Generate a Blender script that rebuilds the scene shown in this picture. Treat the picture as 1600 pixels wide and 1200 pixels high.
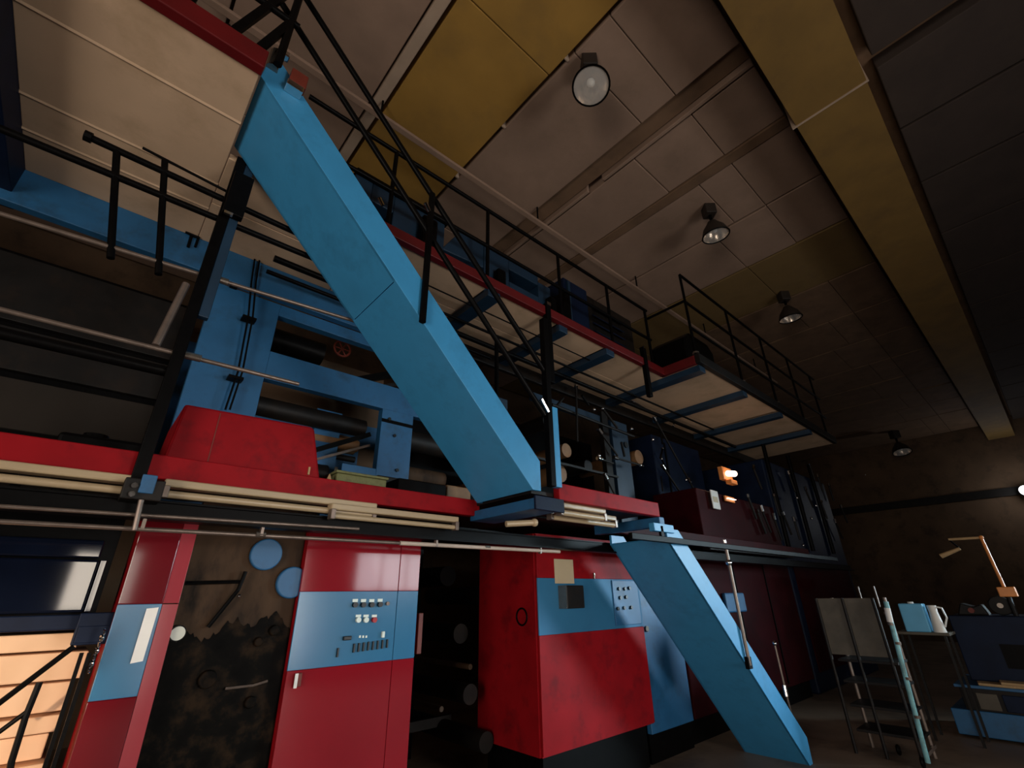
import bpy, bmesh, math, random
from mathutils import Vector, Matrix
random.seed(7)
for o in list(bpy.data.objects): bpy.data.objects.remove(o, do_unlink=True)
S = bpy.context.scene
COL = S.collection

# ---------------------------------------------------------------- camera
R = ((0.74748934, -0.66410442, -0.01500013),
     (-0.26795936, -0.32211304, 0.90798732),
     (0.60783013, 0.67469141, 0.41872906))      # rows: right, up, forward
HC = 1.55
cd = bpy.data.cameras.new('camera'); cam = bpy.data.objects.new('camera', cd); COL.objects.link(cam)
cd.sensor_width = 36; cd.lens = 720 / 1600 * 36; cd.clip_start = .05; cd.clip_end = 200
m = Matrix.Identity(4)
for i in range(3):
    m[i][0] = R[0][i]; m[i][1] = R[1][i]; m[i][2] = -R[2][i]
m[2][3] = HC
cam.matrix_world = m
S.camera = cam
def P(px, py, ax, val):
    """pixel -> point on the world plane axis=val"""
    d = (px - 800, -(py - 600), 720)
    v = [sum(R[k][i] * d[k] for k in range(3)) for i in range(3)]
    c = (0, 0, HC); t = (val - c[ax]) / v[ax]
    return Vector([c[i] + v[i] * t for i in range(3)])

# ---------------------------------------------------------------- world, exposure, daylight
w = bpy.data.worlds.new('hall_ambient'); S.world = w; w.use_nodes = True
w.node_tree.nodes['Background'].inputs[0].default_value = (.55, .62, .75, 1)
w.node_tree.nodes['Background'].inputs[1].default_value = .004
vs = S.view_settings
vs.view_transform = 'Standard'; vs.look = 'None'; vs.gamma = 1; vs.use_curve_mapping = False
vs.exposure = 0.0
def area(name, loc, target, sx, sy, power, col, spread=180):
    l = bpy.data.lights.new(name, 'AREA'); l.shape = 'RECTANGLE'; l.size = sx; l.size_y = sy
    l.energy = power; l.color = col; l.spread = math.radians(spread)
    o = bpy.data.objects.new(name, l); COL.objects.link(o); o.location = loc
    d = Vector(target) - Vector(loc); o.rotation_euler = d.to_track_quat('-Z', 'Y').to_euler()
    return o
area('daylight_window_1', (6.85, -5.93, 2.22), (3.4, 3, 1.0), 2.3, 1.0, 3, (.95, .97, 1), 100)
area('daylight_window_2', (13.0, -5.93, 2.8), (4.5, 2.7, .9), 3.4, 2.2, 88, (.68, .89, 1), 34)
area('daylight_window_3', (.5, -5.93, 1.95), (.5, 2, 1.6), 1.0, 1.1, 5, (1, .93, .84), 120)
area('daylight_door', (-4.93, -.6, 1.5), (1.0, 2.0, 2.0), 3.2, 2.6, 200, (1, .90, .80), 140)
area('front_fill', (3.1, -5.93, 1.45), (1.9, 3, 2.7), 2.1, 2.4, 110, (1, .95, .90), 120)  # added fill source behind the camera, brightening the press front

# ---------------------------------------------------------------- materials
def lin(c): return tuple(((x / 255) / 12.92 if x / 255 <= .04045 else ((x / 255 + .055) / 1.055) ** 2.4) for x in c)
MATS = {}
def mat(name, rgb, rough=.5, metal=0, scale=6., var=.18, stain=None, stain_amt=.0, stain_scale=2.5, bump=.05, bump_scale=40., spec=.5, stretch=(1, 1, 1)):
    mt = bpy.data.materials.new(name); mt.use_nodes = True; nt = mt.node_tree; N = nt.nodes; L = nt.links
    b = N['Principled BSDF']
    c = lin(rgb)
    tc = N.new('ShaderNodeTexCoord'); mp = N.new('ShaderNodeMapping'); mp.inputs['Scale'].default_value = stretch
    L.new(tc.outputs['Object'], mp.inputs['Vector'])
    n1 = N.new('ShaderNodeTexNoise'); n1.inputs['Scale'].default_value = scale; n1.inputs['Detail'].default_value = 5
    L.new(mp.outputs[0], n1.inputs['Vector'])
    rp = N.new('ShaderNodeValToRGB'); e = rp.color_ramp.elements
    e[0].position = .3; e[1].position = .7
    e[0].color = (*[x * (1 - var) for x in c], 1); e[1].color = (*[min(1, x * (1 + var)) for x in c], 1)
    L.new(n1.outputs[0], rp.inputs[0]); out = rp.outputs[0]
    if stain:
        n2 = N.new('ShaderNodeTexNoise'); n2.inputs['Scale'].default_value = stain_scale; n2.inputs['Detail'].default_value = 8; n2.inputs['Roughness'].default_value = .65
        L.new(mp.outputs[0], n2.inputs['Vector'])
        r2 = N.new('ShaderNodeValToRGB'); r2.color_ramp.elements[0].position = .5; r2.color_ramp.elements[1].position = .68
        r2.color_ramp.elements[0].color = (0, 0, 0, 1); r2.color_ramp.elements[1].color = (stain_amt,) * 3 + (1,)
        L.new(n2.outputs[0], r2.inputs[0])
        mx = N.new('ShaderNodeMixRGB'); mx.inputs[2].default_value = (*lin(stain), 1)
        L.new(r2.outputs[0], mx.inputs[0]); L.new(out, mx.inputs[1]); out = mx.outputs[0]
    L.new(out, b.inputs['Base Color'])
    b.inputs['Roughness'].default_value = rough; b.inputs['Metallic'].default_value = metal
    b.inputs['Specular IOR Level'].default_value = spec
    if bump:
        n3 = N.new('ShaderNodeTexNoise'); n3.inputs['Scale'].default_value = bump_scale; n3.inputs['Detail'].default_value = 4
        L.new(mp.outputs[0], n3.inputs['Vector'])
        bp = N.new('ShaderNodeBump'); bp.inputs['Strength'].default_value = bump; bp.inputs['Distance'].default_value = .004
        L.new(n3.outputs[0], bp.inputs['Height']); L.new(bp.outputs[0], b.inputs['Normal'])
    MATS[name] = mt; return mt
def emis(name, rgb, strength):
    mt = bpy.data.materials.new(name); mt.use_nodes = True; b = mt.node_tree.nodes['Principled BSDF']
    b.inputs['Base Color'].default_value = (*lin(rgb), 1); b.inputs['Emission Color'].default_value = (*lin(rgb), 1)
    b.inputs['Emission Strength'].default_value = strength
    MATS[name] = mt; return mt
mat('blue', (58, 142, 192), .42, var=.10, scale=3, stain=(30, 70, 95), stain_amt=.35, stain_scale=3)
mat('blue_machine', (32, 92, 136), .5, var=.15, scale=4, stain=(25, 40, 50), stain_amt=.5, stain_scale=4)
mat('blue_deep', (18, 46, 68), .5, var=.2, scale=5, stain=(14, 24, 32), stain_amt=.5)
mat('blue_dark', (14, 26, 48), .5, var=.2, spec=.15)
mat('blue_gloss', (12, 18, 32), .05, var=.2, bump=.006, bump_scale=7)
mat('blue_flat', (46, 108, 146), .55, var=.1, scale=2, bump=.02, spec=.25)
mat('blue_band', (50, 112, 150), .2, var=.08, scale=2, bump=.01)
mat('red', (138, 24, 35), .07, var=.08, scale=2, bump=.006, bump_scale=8, spec=.7)
mat('red_far_shade', (48, 8, 12), .45, var=.2, scale=4, stain=(30, 10, 12), stain_amt=.6, stain_scale=3, spec=.04)  # far units' dirty red paint, with their shade put into the colour
mat('red_gallery_shade', (92, 6, 10), .5, var=.15)  # gallery edge red, darkened in the colour for weak front light up there
mat('red_column_shade', (108, 18, 28), .07, var=.08, scale=2, bump=.006, bump_scale=8, spec=.6)  # cabinet red again, with the panel's dark reflection put into the colour
mat('red_lit_edge', (160, 56, 66), .15, var=.08, scale=2, bump=0)  # column red lightened in the colour, as the face turned to the light
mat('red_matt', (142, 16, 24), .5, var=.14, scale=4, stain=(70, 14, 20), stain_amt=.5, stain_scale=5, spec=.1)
mat('beige', (210, 178, 146), .75, var=.07, scale=2, stain=(160, 132, 98), stain_amt=.5, stain_scale=1.6)
mat('cream', (172, 150, 118), .35, var=.06, scale=3)
mat('black', (8, 7, 7), .42, var=.3, scale=20, spec=.07)
mat('steel', (150, 140, 130), .25, metal=.85, var=.15, scale=20)
mat('chrome', (225, 225, 225), .12, metal=1, var=.05)
mat('pipe_pale', (185, 166, 150), .3, var=.08)
mat('tube_grey', (120, 105, 95), .35, metal=.5, var=.2, scale=14)
mat('concrete_grey', (146, 120, 102), .9, var=.12, scale=3, stain=(112, 92, 76), stain_amt=.55, stain_scale=1.5, bump=.15, bump_scale=30)
mat('concrete_brown', (112, 86, 64), .9, var=.14, scale=3, stain=(80, 62, 46), stain_amt=.5)
mat('ceiling_shade', (56, 45, 39), .9, var=.14, scale=3, stain=(66, 54, 46), stain_amt=.5)  # bay beyond the downstand beam: its shade is put into the colour
mat('concrete_light', (168, 146, 126), .9, var=.1, scale=4)
mat('beam_ochre', (118, 90, 40), .8, var=.12, scale=2.5, stain=(92, 70, 36), stain_amt=.5, stain_scale=1.4, bump=.1)
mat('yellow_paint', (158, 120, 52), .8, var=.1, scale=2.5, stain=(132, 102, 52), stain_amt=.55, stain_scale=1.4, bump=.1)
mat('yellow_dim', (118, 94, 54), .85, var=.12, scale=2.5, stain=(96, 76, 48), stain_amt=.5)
mat('plaster', (120, 100, 84), .9, var=.15, scale=1.2, stain=(80, 66, 54), stain_amt=.6)
mat('wall_brown', (96, 74, 54), .9, var=.2, scale=1.5, stain=(60, 46, 34), stain_amt=.7)
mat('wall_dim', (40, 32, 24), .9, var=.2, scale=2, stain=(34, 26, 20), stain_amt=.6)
mat('floor_concrete', (128, 108, 90), .55, var=.2, scale=1.6, stain=(62, 50, 42), stain_amt=.7, stain_scale=1.2, bump=.08)
mat('grime', (66, 48, 33), .75, var=.4, scale=5, stain=(22, 16, 12), stain_amt=.9, stain_scale=6, stretch=(1, 1, .4), spec=.2)
mat('oily', (13, 11, 9), .5, var=.6, scale=9, stain=(52, 37, 24), stain_amt=.6, stain_scale=9, spec=.03)
mat('dark_iron', (20, 17, 15), .55, var=.35, scale=8, stain=(44, 31, 21), stain_amt=.4, stain_scale=6, spec=.25)
mat('ochre', (140, 102, 66), .6, var=.2, scale=6, stain=(80, 58, 38), stain_amt=.5)
mat('green_box', (110, 112, 70), .7, var=.3, scale=14, stain=(60, 50, 30), stain_amt=.6, stain_scale=14)
mat('peach', (240, 200, 162), .7, var=.06, scale=3, bump=.03)
mat('paper', (250, 244, 234), .2, var=.04, bump=.02, bump_scale=6)
mat('notice', (190, 172, 140), .6, var=.05)
mat('white', (225, 222, 215), .4, var=.05)
mat('turquoise', (120, 175, 180), .4, var=.2, scale=12, stain=(70, 80, 80), stain_amt=.5, stain_scale=10)
mat('can_blue', (100, 175, 215), .35, var=.06)
mat('grey_board', (84, 77, 66), .7, var=.2, scale=6, stain=(60, 52, 44), stain_amt=.6)
mat('orange', (225, 140, 70), .45, var=.1)
mat('timber', (180, 148, 105), .7, var=.15, scale=5, stretch=(6, 1, 1))
mat('lamp_iron', (38, 31, 26), .5, var=.2)
mat('reflector', (205, 188, 170), .22, metal=.8, var=.45, scale=14, bump=.35, bump_scale=16)
mat('button_white', (225, 235, 225), .4, var=.03)
mat('button_black', (12, 14, 16), .4, var=.1)
mat('button_red', (170, 20, 25), .4, var=.1)
mat('gauge_face', (200, 200, 185), .4, var=.05)
mat('rust_red', (110, 40, 25), .6, var=.2)
emis('lamp_lit', (255, 226, 205), 3)
emis('lamp_white', (245, 246, 255), 2)
emis('pane_day', (235, 238, 245), 6)
emis('pane_frosted', (235, 238, 245), .12)
emis('pane_warm', (245, 228, 208), 11)
emis('pane_door', (245, 232, 215), .15)
g = bpy.data.materials.new('lens_glass'); g.use_nodes = True
b = g.node_tree.nodes['Principled BSDF']; b.inputs['Base Color'].default_value = (.8, .78, .74, 1); b.inputs['Roughness'].default_value = .08
b.inputs['Alpha'].default_value = .22
MATS['lens_glass'] = g

# ---------------------------------------------------------------- mesh helpers
class MB:
    def __init__(s): s.v = []; s.f = []
    def add(s, vs_, fs):
        n = len(s.v); s.v += [Vector(p) for p in vs_]; s.f += [tuple(i + n for i in f) for f in fs]; return s
    def box(s, x0, x1, y0, y1, z0, z1):
        vs_ = [(x, y, z) for x in (x0, x1) for y in (y0, y1) for z in (z0, z1)]
        return s.add(vs_, [(0, 1, 3, 2), (4, 6, 7, 5), (0, 4, 5, 1), (2, 3, 7, 6), (0, 2, 6, 4), (1, 5, 7, 3)])
    def prism(s, pts, ax, d0, d1):
        """pts: outline in the two other axes (in x,y,z order), extruded along ax"""
        def mk(a, b, d):
            r = [a, b]; r.insert(ax, d); return r
        n = len(pts); vs_ = [mk(a, b, d0) for a, b in pts] + [mk(a, b, d1) for a, b in pts]
        fs = [tuple(range(n))[::-1], tuple(range(n, 2 * n))] + [(i, (i + 1) % n, (i + 1) % n + n, i + n) for i in range(n)]
        return s.add(vs_, fs)
    def tube(s, p, q, r, n=10, r2=None):
        p = Vector(p); q = Vector(q); d = (q - p).normalized(); r2 = r if r2 is None else r2
        a = d.orthogonal().normalized(); b = d.cross(a)
        vs_ = []
        for c, rr in ((p, r), (q, r2)):
            for i in range(n):
                t = 2 * math.pi * i / n; vs_.append(c + (a * math.cos(t) + b * math.sin(t)) * rr)
        return s.add(vs_, [(i, (i + 1) % n, (i + 1) % n + n, i + n) for i in range(n)] + [tuple(range(n))[::-1], tuple(range(n, 2 * n))])
    def path(s, pts, r, n=8):
        for a, b in zip(pts, pts[1:]): s.tube(a, b, r, n)
        for a in pts[1:-1]: s.ball(a, r * 1.02, 8, 5)
        return s
    def bar(s, p, q, wy, h):
        """rectangular bar from p to q; wy = half width across, h = half height"""
        p = Vector(p); q = Vector(q); d = (q - p).normalized()
        up = Vector((0, 0, 1)) if abs(d.z) < .95 else Vector((1, 0, 0))
        a = d.cross(up).normalized() * wy; b = a.cross(d).normalized() * h
        vs_ = [c + i * a + j * b for c in (p, q) for i, j in ((-1, -1), (1, -1), (1, 1), (-1, 1))]
        return s.add(vs_, [(3, 2, 1, 0), (4, 5, 6, 7), (0, 1, 5, 4), (1, 2, 6, 5), (2, 3, 7, 6), (3, 0, 4, 7)])
    def lathe(s, prof, o, ax=(0, 0, 1), n=20):
        o = Vector(o); d = Vector(ax).normalized(); a = d.orthogonal().normalized(); b = d.cross(a); vs_ = []; k = len(prof)
        for r, h in prof:
            for i in range(n):
                t = 2 * math.pi * i / n; vs_.append(o + d * h + (a * math.cos(t) + b * math.sin(t)) * r)
        fs = [(j * n + i, j * n + (i + 1) % n, (j + 1) * n + (i + 1) % n, (j + 1) * n + i) for j in range(k - 1) for i in range(n)]
        return s.add(vs_, fs)
    def ball(s, c, r, n=10, m_=6):
        return s.lathe([(max(1e-4, r * math.sin(math.pi * i / m_)), -r * math.cos(math.pi * i / m_)) for i in range(m_ + 1)], c, n=n)
    def torus(s, c, ax, Rr, r, n=20, k=6):
        c = Vector(c); d = Vector(ax).normalized(); a = d.orthogonal().normalized(); b = d.cross(a); vs_ = []
        for i in range(n):
            t = 2 * math.pi * i / n; e = a * math.cos(t) + b * math.sin(t)
            for j in range(k):
                u = 2 * math.pi * j / k; vs_.append(c + e * (Rr + r * math.cos(u)) + d * r * math.sin(u))
        return s.add(vs_, [(i * k + j, ((i + 1) % n) * k + j, ((i + 1) % n) * k + (j + 1) % k, i * k + (j + 1) % k) for i in range(n) for j in range(k)])
    def build(s, name, mt, parent=None, bevel=0, smooth=False, **tags):
        base = BASE[parent.name] if parent else Vector((0, 0, 0))
        if not parent:
            lo = Vector([min(p[i] for p in s.v) for i in range(3)]); hi = Vector([max(p[i] for p in s.v) for i in range(3)])
            base = Vector(((lo.x + hi.x) / 2, (lo.y + hi.y) / 2, lo.z))
        me = bpy.data.meshes.new(name); me.from_pydata([p - base for p in s.v], [], s.f)
        bm = bmesh.new(); bm.from_mesh(me); bmesh.ops.recalc_face_normals(bm, faces=bm.faces); bm.to_mesh(me); bm.free()
        me.materials.append(MATS[mt])
        o = bpy.data.objects.new(name, me); COL.objects.link(o)
        if parent: o.parent = parent
        else: o.location = base
        BASE[o.name] = base
        if smooth:
            for p in me.polygons: p.use_smooth = True
            try: me.set_sharp_from_angle(angle=math.radians(40))
            except Exception: pass
        if bevel:
            bv = o.modifiers.new('edge', 'BEVEL'); bv.width = bevel; bv.segments = 2; bv.limit_method = 'ANGLE'
        for k, v in tags.items(): o[k] = v
        return o
BASE = {}
def thing(name, loc, label, cat, group=None):
    o = bpy.data.objects.new(name, None); COL.objects.link(o); o.location = loc; o.empty_display_size = .1
    BASE[o.name] = Vector(loc); o['label'] = label; o['category'] = cat
    if group: o['group'] = group
    return o
def B(*a): return MB().box(*a)
def T(*a): return MB().tube(*a)
STR = dict(kind='structure')

# ---------------------------------------------------------------- the hall
HW = 22.0; YL = 8.6; YR = -6.0; XB = -5.0; ZC = 6.6
B(XB, HW, YR, YL, -.2, 0).build('floor', 'floor_concrete', **STR)
B(HW, HW + .2, YR, YL, 0, 7.2).build('wall_far', 'wall_brown', **STR)
B(XB, HW, YL, YL + .2, 0, 7.2).build('wall_left', 'wall_brown', **STR)
# wall behind the camera with window openings; the last is added for front fill
WIN = [(5.7, 8.0, 1.7, 2.75), (11.2, 14.8, 1.6, 4.0), (-.02, .85, 1.4, 2.5), (2.0, 4.2, .25, 2.65)]
xs = sorted(WIN); wr = MB(); x = XB
for (a, c, z0, z1) in xs:
    wr.box(x, a, YR - .25, YR, 0, 7.2); wr.box(a, c, YR - .25, YR, 0, z0); wr.box(a, c, YR - .25, YR, z1, 7.2); x = c
wr.box(x, HW, YR - .25, YR, 0, 7.2)
wr.build('wall_right', 'plaster', **STR)
for k, (a, c, z0, z1) in enumerate(WIN):
    wn = MB()
    t = .05
    wn.box(a, c, YR - .2, YR - .1, z0, z0 + t).box(a, c, YR - .2, YR - .1, z1 - t, z1).box(a, a + t, YR - .2, YR - .1, z0 + t, z1 - t).box(c - t, c, YR - .2, YR - .1, z0 + t, z1 - t)
    n = max(2, round((c - a) / .8)); 
    for i in range(1, n):
        xx = a + (c - a) * i / n; wn.box(xx - .03, xx + .03, YR - .2, YR - .1, z0 + t, z1 - t)
    wo = wn.build('window_%d' % (k + 1), 'white', **STR)
    for i in range(n):
        p0 = a + (c - a) * i / n + .03; p1 = a + (c - a) * (i + 1) / n - .03
        B(p0, p1, YR - .17, YR - .15, z0 + .05, z1 - .05).build('pane', ('pane_day', 'pane_frosted', 'pane_warm', 'pane_frosted')[k], wo)
# end wall behind, with an open doorway to daylight
wb = MB().box(XB - .2, XB, YR, -2.3, 0, 7.2).box(XB - .2, XB, 1.1, YL, 0, 7.2).box(XB - .2, XB, -2.3, 1.1, 2.9, 7.2)
wb.build('wall_back', 'plaster', **STR)
dr = MB().box(XB - .15, XB + .03, -2.36, -2.26, 0, 2.9).box(XB - .15, XB + .03, 1.06, 1.16, 0, 2.9).box(XB - .15, XB + .03, -2.36, 1.16, 2.86, 2.96)
do = dr.build('door_1', 'white', **STR)
for i in range(3):
    y0 = -2.24 + i * 1.1
    B(XB - .12, XB - .1, y0, y0 + 1.07, .02, 2.84).build('pane', 'pane_door', do)

# ceiling: slab with panels laid across (along Y), joints between them
ceil = B(XB, HW, YR, YL, 6.78, 7.2).build('ceiling', 'concrete_brown', **STR)
BASE[ceil.name] = BASE[ceil.name]
def panel(x0, x1, y0, y1, mt, z0=ZC, z1=6.78, nm='panel'):
    B(x0, x1, y0, y1, z0, z1).build(nm, mt, ceil, bevel=.01)
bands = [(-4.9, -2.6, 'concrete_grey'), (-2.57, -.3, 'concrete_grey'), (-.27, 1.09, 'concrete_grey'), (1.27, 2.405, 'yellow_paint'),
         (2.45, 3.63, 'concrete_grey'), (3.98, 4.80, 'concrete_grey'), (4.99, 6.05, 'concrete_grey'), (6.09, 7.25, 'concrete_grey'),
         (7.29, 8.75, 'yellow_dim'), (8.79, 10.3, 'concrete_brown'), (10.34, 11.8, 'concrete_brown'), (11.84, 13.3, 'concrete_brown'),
         (13.34, 14.8, 'concrete_brown'), (14.84, 16.3, 'concrete_brown'), (16.34, 17.8, 'concrete_brown'), (17.84, 19.3, 'concrete_brown'), (19.34, 21.9, 'concrete_brown')]  # brown far panels carry the hall's light falloff in their colour
for i, (x0, x1, mt) in enumerate(bands):
    cuts = [.5, 1.22, 2.01, 5.2, 8.5] if i % 2 else [.5, 1.22, 1.67, 4.6, 8.5]
    if 'yellow' in mt: cuts = [.5, 2.0, 4.9, 8.5]
    for y0, y1 in zip(cuts, cuts[1:]):
        panel(x0, x1, y0 + .004, y1 - .004, mt, ZC + random.uniform(-.006, .006))
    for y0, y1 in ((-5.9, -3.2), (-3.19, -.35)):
        panel(x0, x1, y0, y1, 'ceiling_shade')
panel(1.11, 1.225, .5, 8.5, 'concrete_light', ZC - .03, nm='joint_strip')   # light joint strips
panel(3.90, 3.95, .5, 2.47, 'concrete_grey', ZC - .02, nm='joint_strip'); panel(3.90, 3.95, 2.72, 8.5, 'concrete_grey', ZC - .02, nm='joint_strip')
panel(3.65, 3.89, .5, 8.5, 'concrete_brown', ZC + .05, nm='joint_strip')
panel(4.81, 4.97, .5, 8.5, 'concrete_brown', ZC - .02, nm='joint_strip')
for y in (1.75, 2.75, 3.7):                                    # ties across the open black joint
    panel(2.40, 2.455, y, y + .03, 'concrete_light', ZC - .01, nm='tie')
# yellow downstand beam along the hall
tb = B(XB, HW, -.22, .42, 6.1, 6.78).build('trim_1', 'beam_ochre', **STR)
for x in (4.55,):
    B(x, x + .02, -.235, .46, 6.09, 6.6).build('strap', 'concrete_light', tb)
# conduit tray along the ceiling edge above the gallery
tr = thing('cable_tray', (6, 3.5, 6.3), 'long pale cable tray under the ceiling above the upper gallery railing', 'cable tray')
B(-.6, 12, 3.36, 3.43, 6.30, 6.34).build('tray', 'concrete_grey', tr, bevel=.006)
for x in (1.2, 3.6, 6.0, 8.4, 10.8): T((x, 3.395, 6.34), (x, 3.395, 6.6), .012, 8).build('hanger', 'black', tr)
B(HW - .12, HW, -5.9, 8.5, 4.25, 4.5).build('trim_2', 'dark_iron', **STR)

# ---------------------------------------------------------------- ceiling lamps
def bay_lamp(x, y, z, label, face=(-.25, -.12, -1), s=1.):
    t = thing('high_bay_lamp', (x, y, z), label, 'lamp', 'high bay lamps on the ceiling')
    d = Vector(face).normalized(); c = Vector((x, y, z - .34 * s))
    MB().prism([(x + .125 * s * math.cos(a), y + .125 * s * math.sin(a)) for a in (.05, 1.62, 3.19, 4.76)], 2, z - .2 * s, z).build('gear_box', 'lamp_iron', t, bevel=.01)
    T((x, y, z - .15 * s), c - d * .05, .025 * s, 10).build('stem', 'black', t)
    prof = [(.03, -.02), (.07, .0), (.10, .05), (.17, .14), (.205, .24), (.212, .27), (.204, .27)]
    sh = MB().lathe([(r * s, h * s) for r, h in prof], c, d, 28).build('shade', 'lamp_iron', t, smooth=True)
    MB().lathe([(r * s, h * s) for r, h in [(.204, .27), (.198, .24), (.163, .145), (.09, .06), (.02, .03)]], c, d, 28).build('reflector', 'reflector', sh, smooth=True)
    MB().torus(c + d * .27 * s, d, .208 * s, .011 * s, 28).build('rim', 'black', t, smooth=True)
    MB().lathe([(.001, .285 * s), (.10 * s, .28 * s), (.2 * s, .265 * s), (.2 * s, .255 * s), (.001, .262 * s)], c, d, 28).build('lens', 'lens_glass', t, smooth=True)
    MB().ball(c + d * .16 * s, .05 * s).build('bulb', 'white', t, smooth=True)
bay_lamp(2.60, 1.62, ZC, 'nearest round high bay lamp with ribbed glass beside the yellow ceiling panel', s=.86)
bay_lamp(5.45, 1.78, ZC, 'second high bay lamp from the camera, dark dome on the grey ceiling', (.12, 0, -1), .86)
bay_lamp(8.52, 1.9, ZC, 'third high bay lamp hanging over the upper gallery railing', (.1, .0, -1), .9)
bay_lamp(20.2, 2.55, ZC, 'tiny farthest high bay lamp near the far end wall', s=1.3)

# ---------------------------------------------------------------- upper gallery
UZ = 4.4
ug = thing('upper_gallery', (2.5, 3.2, UZ), 'long upper gallery with beige underside, red edge beams and blue cross beams', 'gallery')
for y0, y1 in ((2.26, 2.675), (2.685, 3.325), (3.335, 3.64), (3.65, 4.08)):
    B(-1.02, .05, y0, y1, UZ, UZ + .05).build('deck_sheet', 'beige', ug, bevel=.004)
for y in (2.68, 3.33, 3.645):
    MB().prism([(y - .022, UZ + .003), (y, UZ - .006), (y + .022, UZ + .003)], 0, -1.02, .05).build('seam_ridge', 'beige', ug)
for x0, x1 in ((.055, 1.2), (1.21, 2.39), (2.57, 3.44), (3.60, 4.31), (4.49, 5.66)):
    for y0, y1 in ((3.02, 3.55), (3.56, 4.08)):
        B(x0, x1, y0, y1, UZ, UZ + .05).build('deck_sheet', 'beige', ug, bevel=.004)
for x0, x1 in ((5.86, 7.0), (7.2, 8.45), (8.6, 9.9), (10.05, 11.4)):
    B(x0 - .2, x1, 2.48, 4.08, UZ, UZ + .05).build('deck_sheet', 'beige', ug, bevel=.004)
B(-1.2, .06, 2.19, 2.26, UZ - .01, UZ + .14).build('edge_beam', 'red_gallery_shade', ug, bevel=.006)
B(.95, 5.64, 2.95, 3.02, UZ - .01, UZ + .10).build('edge_beam', 'red_gallery_shade', ug, bevel=.006)
B(5.60, 5.66, 2.48, 3.02, UZ - .01, UZ + .12).build('edge_beam', 'red_gallery_shade', ug, bevel=.006)
B(5.60, 11.4, 2.41, 2.48, UZ - .01, UZ + .13).build('edge_beam', 'dark_iron', ug, bevel=.006)
B(-1.3, 2.4, 4.08, 4.16, UZ - .30, UZ + .05).build('far_beam', 'blue_machine', ug, bevel=.006)
B(2.4, 11.4, 4.08, 4.14, UZ - .16, UZ + .05).build('far_beam', 'dark_iron', ug, bevel=.006)
B(-1.35, -1.02, 2.1, 4.3, UZ - .22, UZ + .1).build('end_beam', 'blue_dark', ug, bevel=.006)
for x0, x1, y0 in ((2.40, 2.56, 3.0), (3.45, 3.59, 3.0), (4.32, 4.48, 3.0), (5.68, 5.84, 2.47), (7.02, 7.17, 2.47), (8.46, 8.6, 2.47), (9.9, 10.04, 2.47)):
    B(x0, x1, y0, 4.08, UZ - .09, UZ - .002).build('cross_beam', 'blue_deep', ug, bevel=.005)
# railings of the upper gallery
def railing(name, pts_posts, z0, rails, label, y, x_ends, r=.022, grp=None):
    t = thing(name, (x_ends[0], y, z0), label, 'railing', grp)
    for z in rails: T((x_ends[0], y, z), (x_ends[1], y, z), r, 10).build('rail', 'black', t, smooth=True)
    for x in pts_posts: T((x, y, z0), (x, y, max(rails)), r * .95, 10).build('post', 'black', t, smooth=True)
    for x in pts_posts: T((x, y, z0), (x, y, z0 + .02), .045, 12).build('base_flange', 'steel', t)
    return t
railing('gallery_railing', (1.3, 2.45, 3.6, 4.6, 5.55), 4.55, (5.54, 5.02), 'black tube railing along the upper gallery beside the blue machine housings', 3.08, (.45, 5.6))
rr = railing('gallery_railing', (5.6, 7.05, 8.4, 9.7, 11.0), 4.53, (5.86, 5.38, 4.95), 'black tube railing of the wider far bay of the upper gallery', 2.45, (5.6, 11.3), .02)
T((5.6, 2.45, 5.4), (5.6, 3.08, 5.4), .02, 8).build('return_rail', 'black', rr)
lr = thing('gallery_railing', (-1, 2.25, 4.55), 'black braced railing above the red edge at the top of the picture', 'railing')
for z in (5.0, 5.44): T((-1.1, 2.24, z), (.17, 2.24, z), .022, 10).build('rail', 'black', lr, smooth=True)
for x in (-.9, -.35, .12): T((x, 2.24, 4.55), (x, 2.24, 5.44), .024, 10).build('post', 'black', lr, smooth=True)
for a, c in ((P(343, 66, 1, 2.24), P(445, -8, 1, 2.24)), (P(398, 82, 1, 2.24), P(452, 38, 1, 2.24)), (P(352, 40, 1, 2.24), P(372, 90, 1, 2.24))):
    MB().bar(a, c, .018, .022).build('brace', 'black', lr)
T((.10, 2.3, 4.56), (.10, 2.3, 4.72), .035, 10).build('clamp', 'steel', lr)
# junction box with pale cap where the stair meets the gallery
jb = thing('junction_box', (.24, 2.33, 4.36), 'small rust red junction box with pale metal ends at the stair head', 'box')
B(.20, .30, 2.245, 2.308, 4.50, 4.62).build('body', 'rust_red', jb, bevel=.006)
B(.19, .29, 2.24, 2.309, 4.455, 4.50).build('end_cap', 'chrome', jb, bevel=.006)
B(.10, .17, 2.25, 2.30, 4.69, 4.73).build('clip', 'chrome', jb, bevel=.006)

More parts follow.
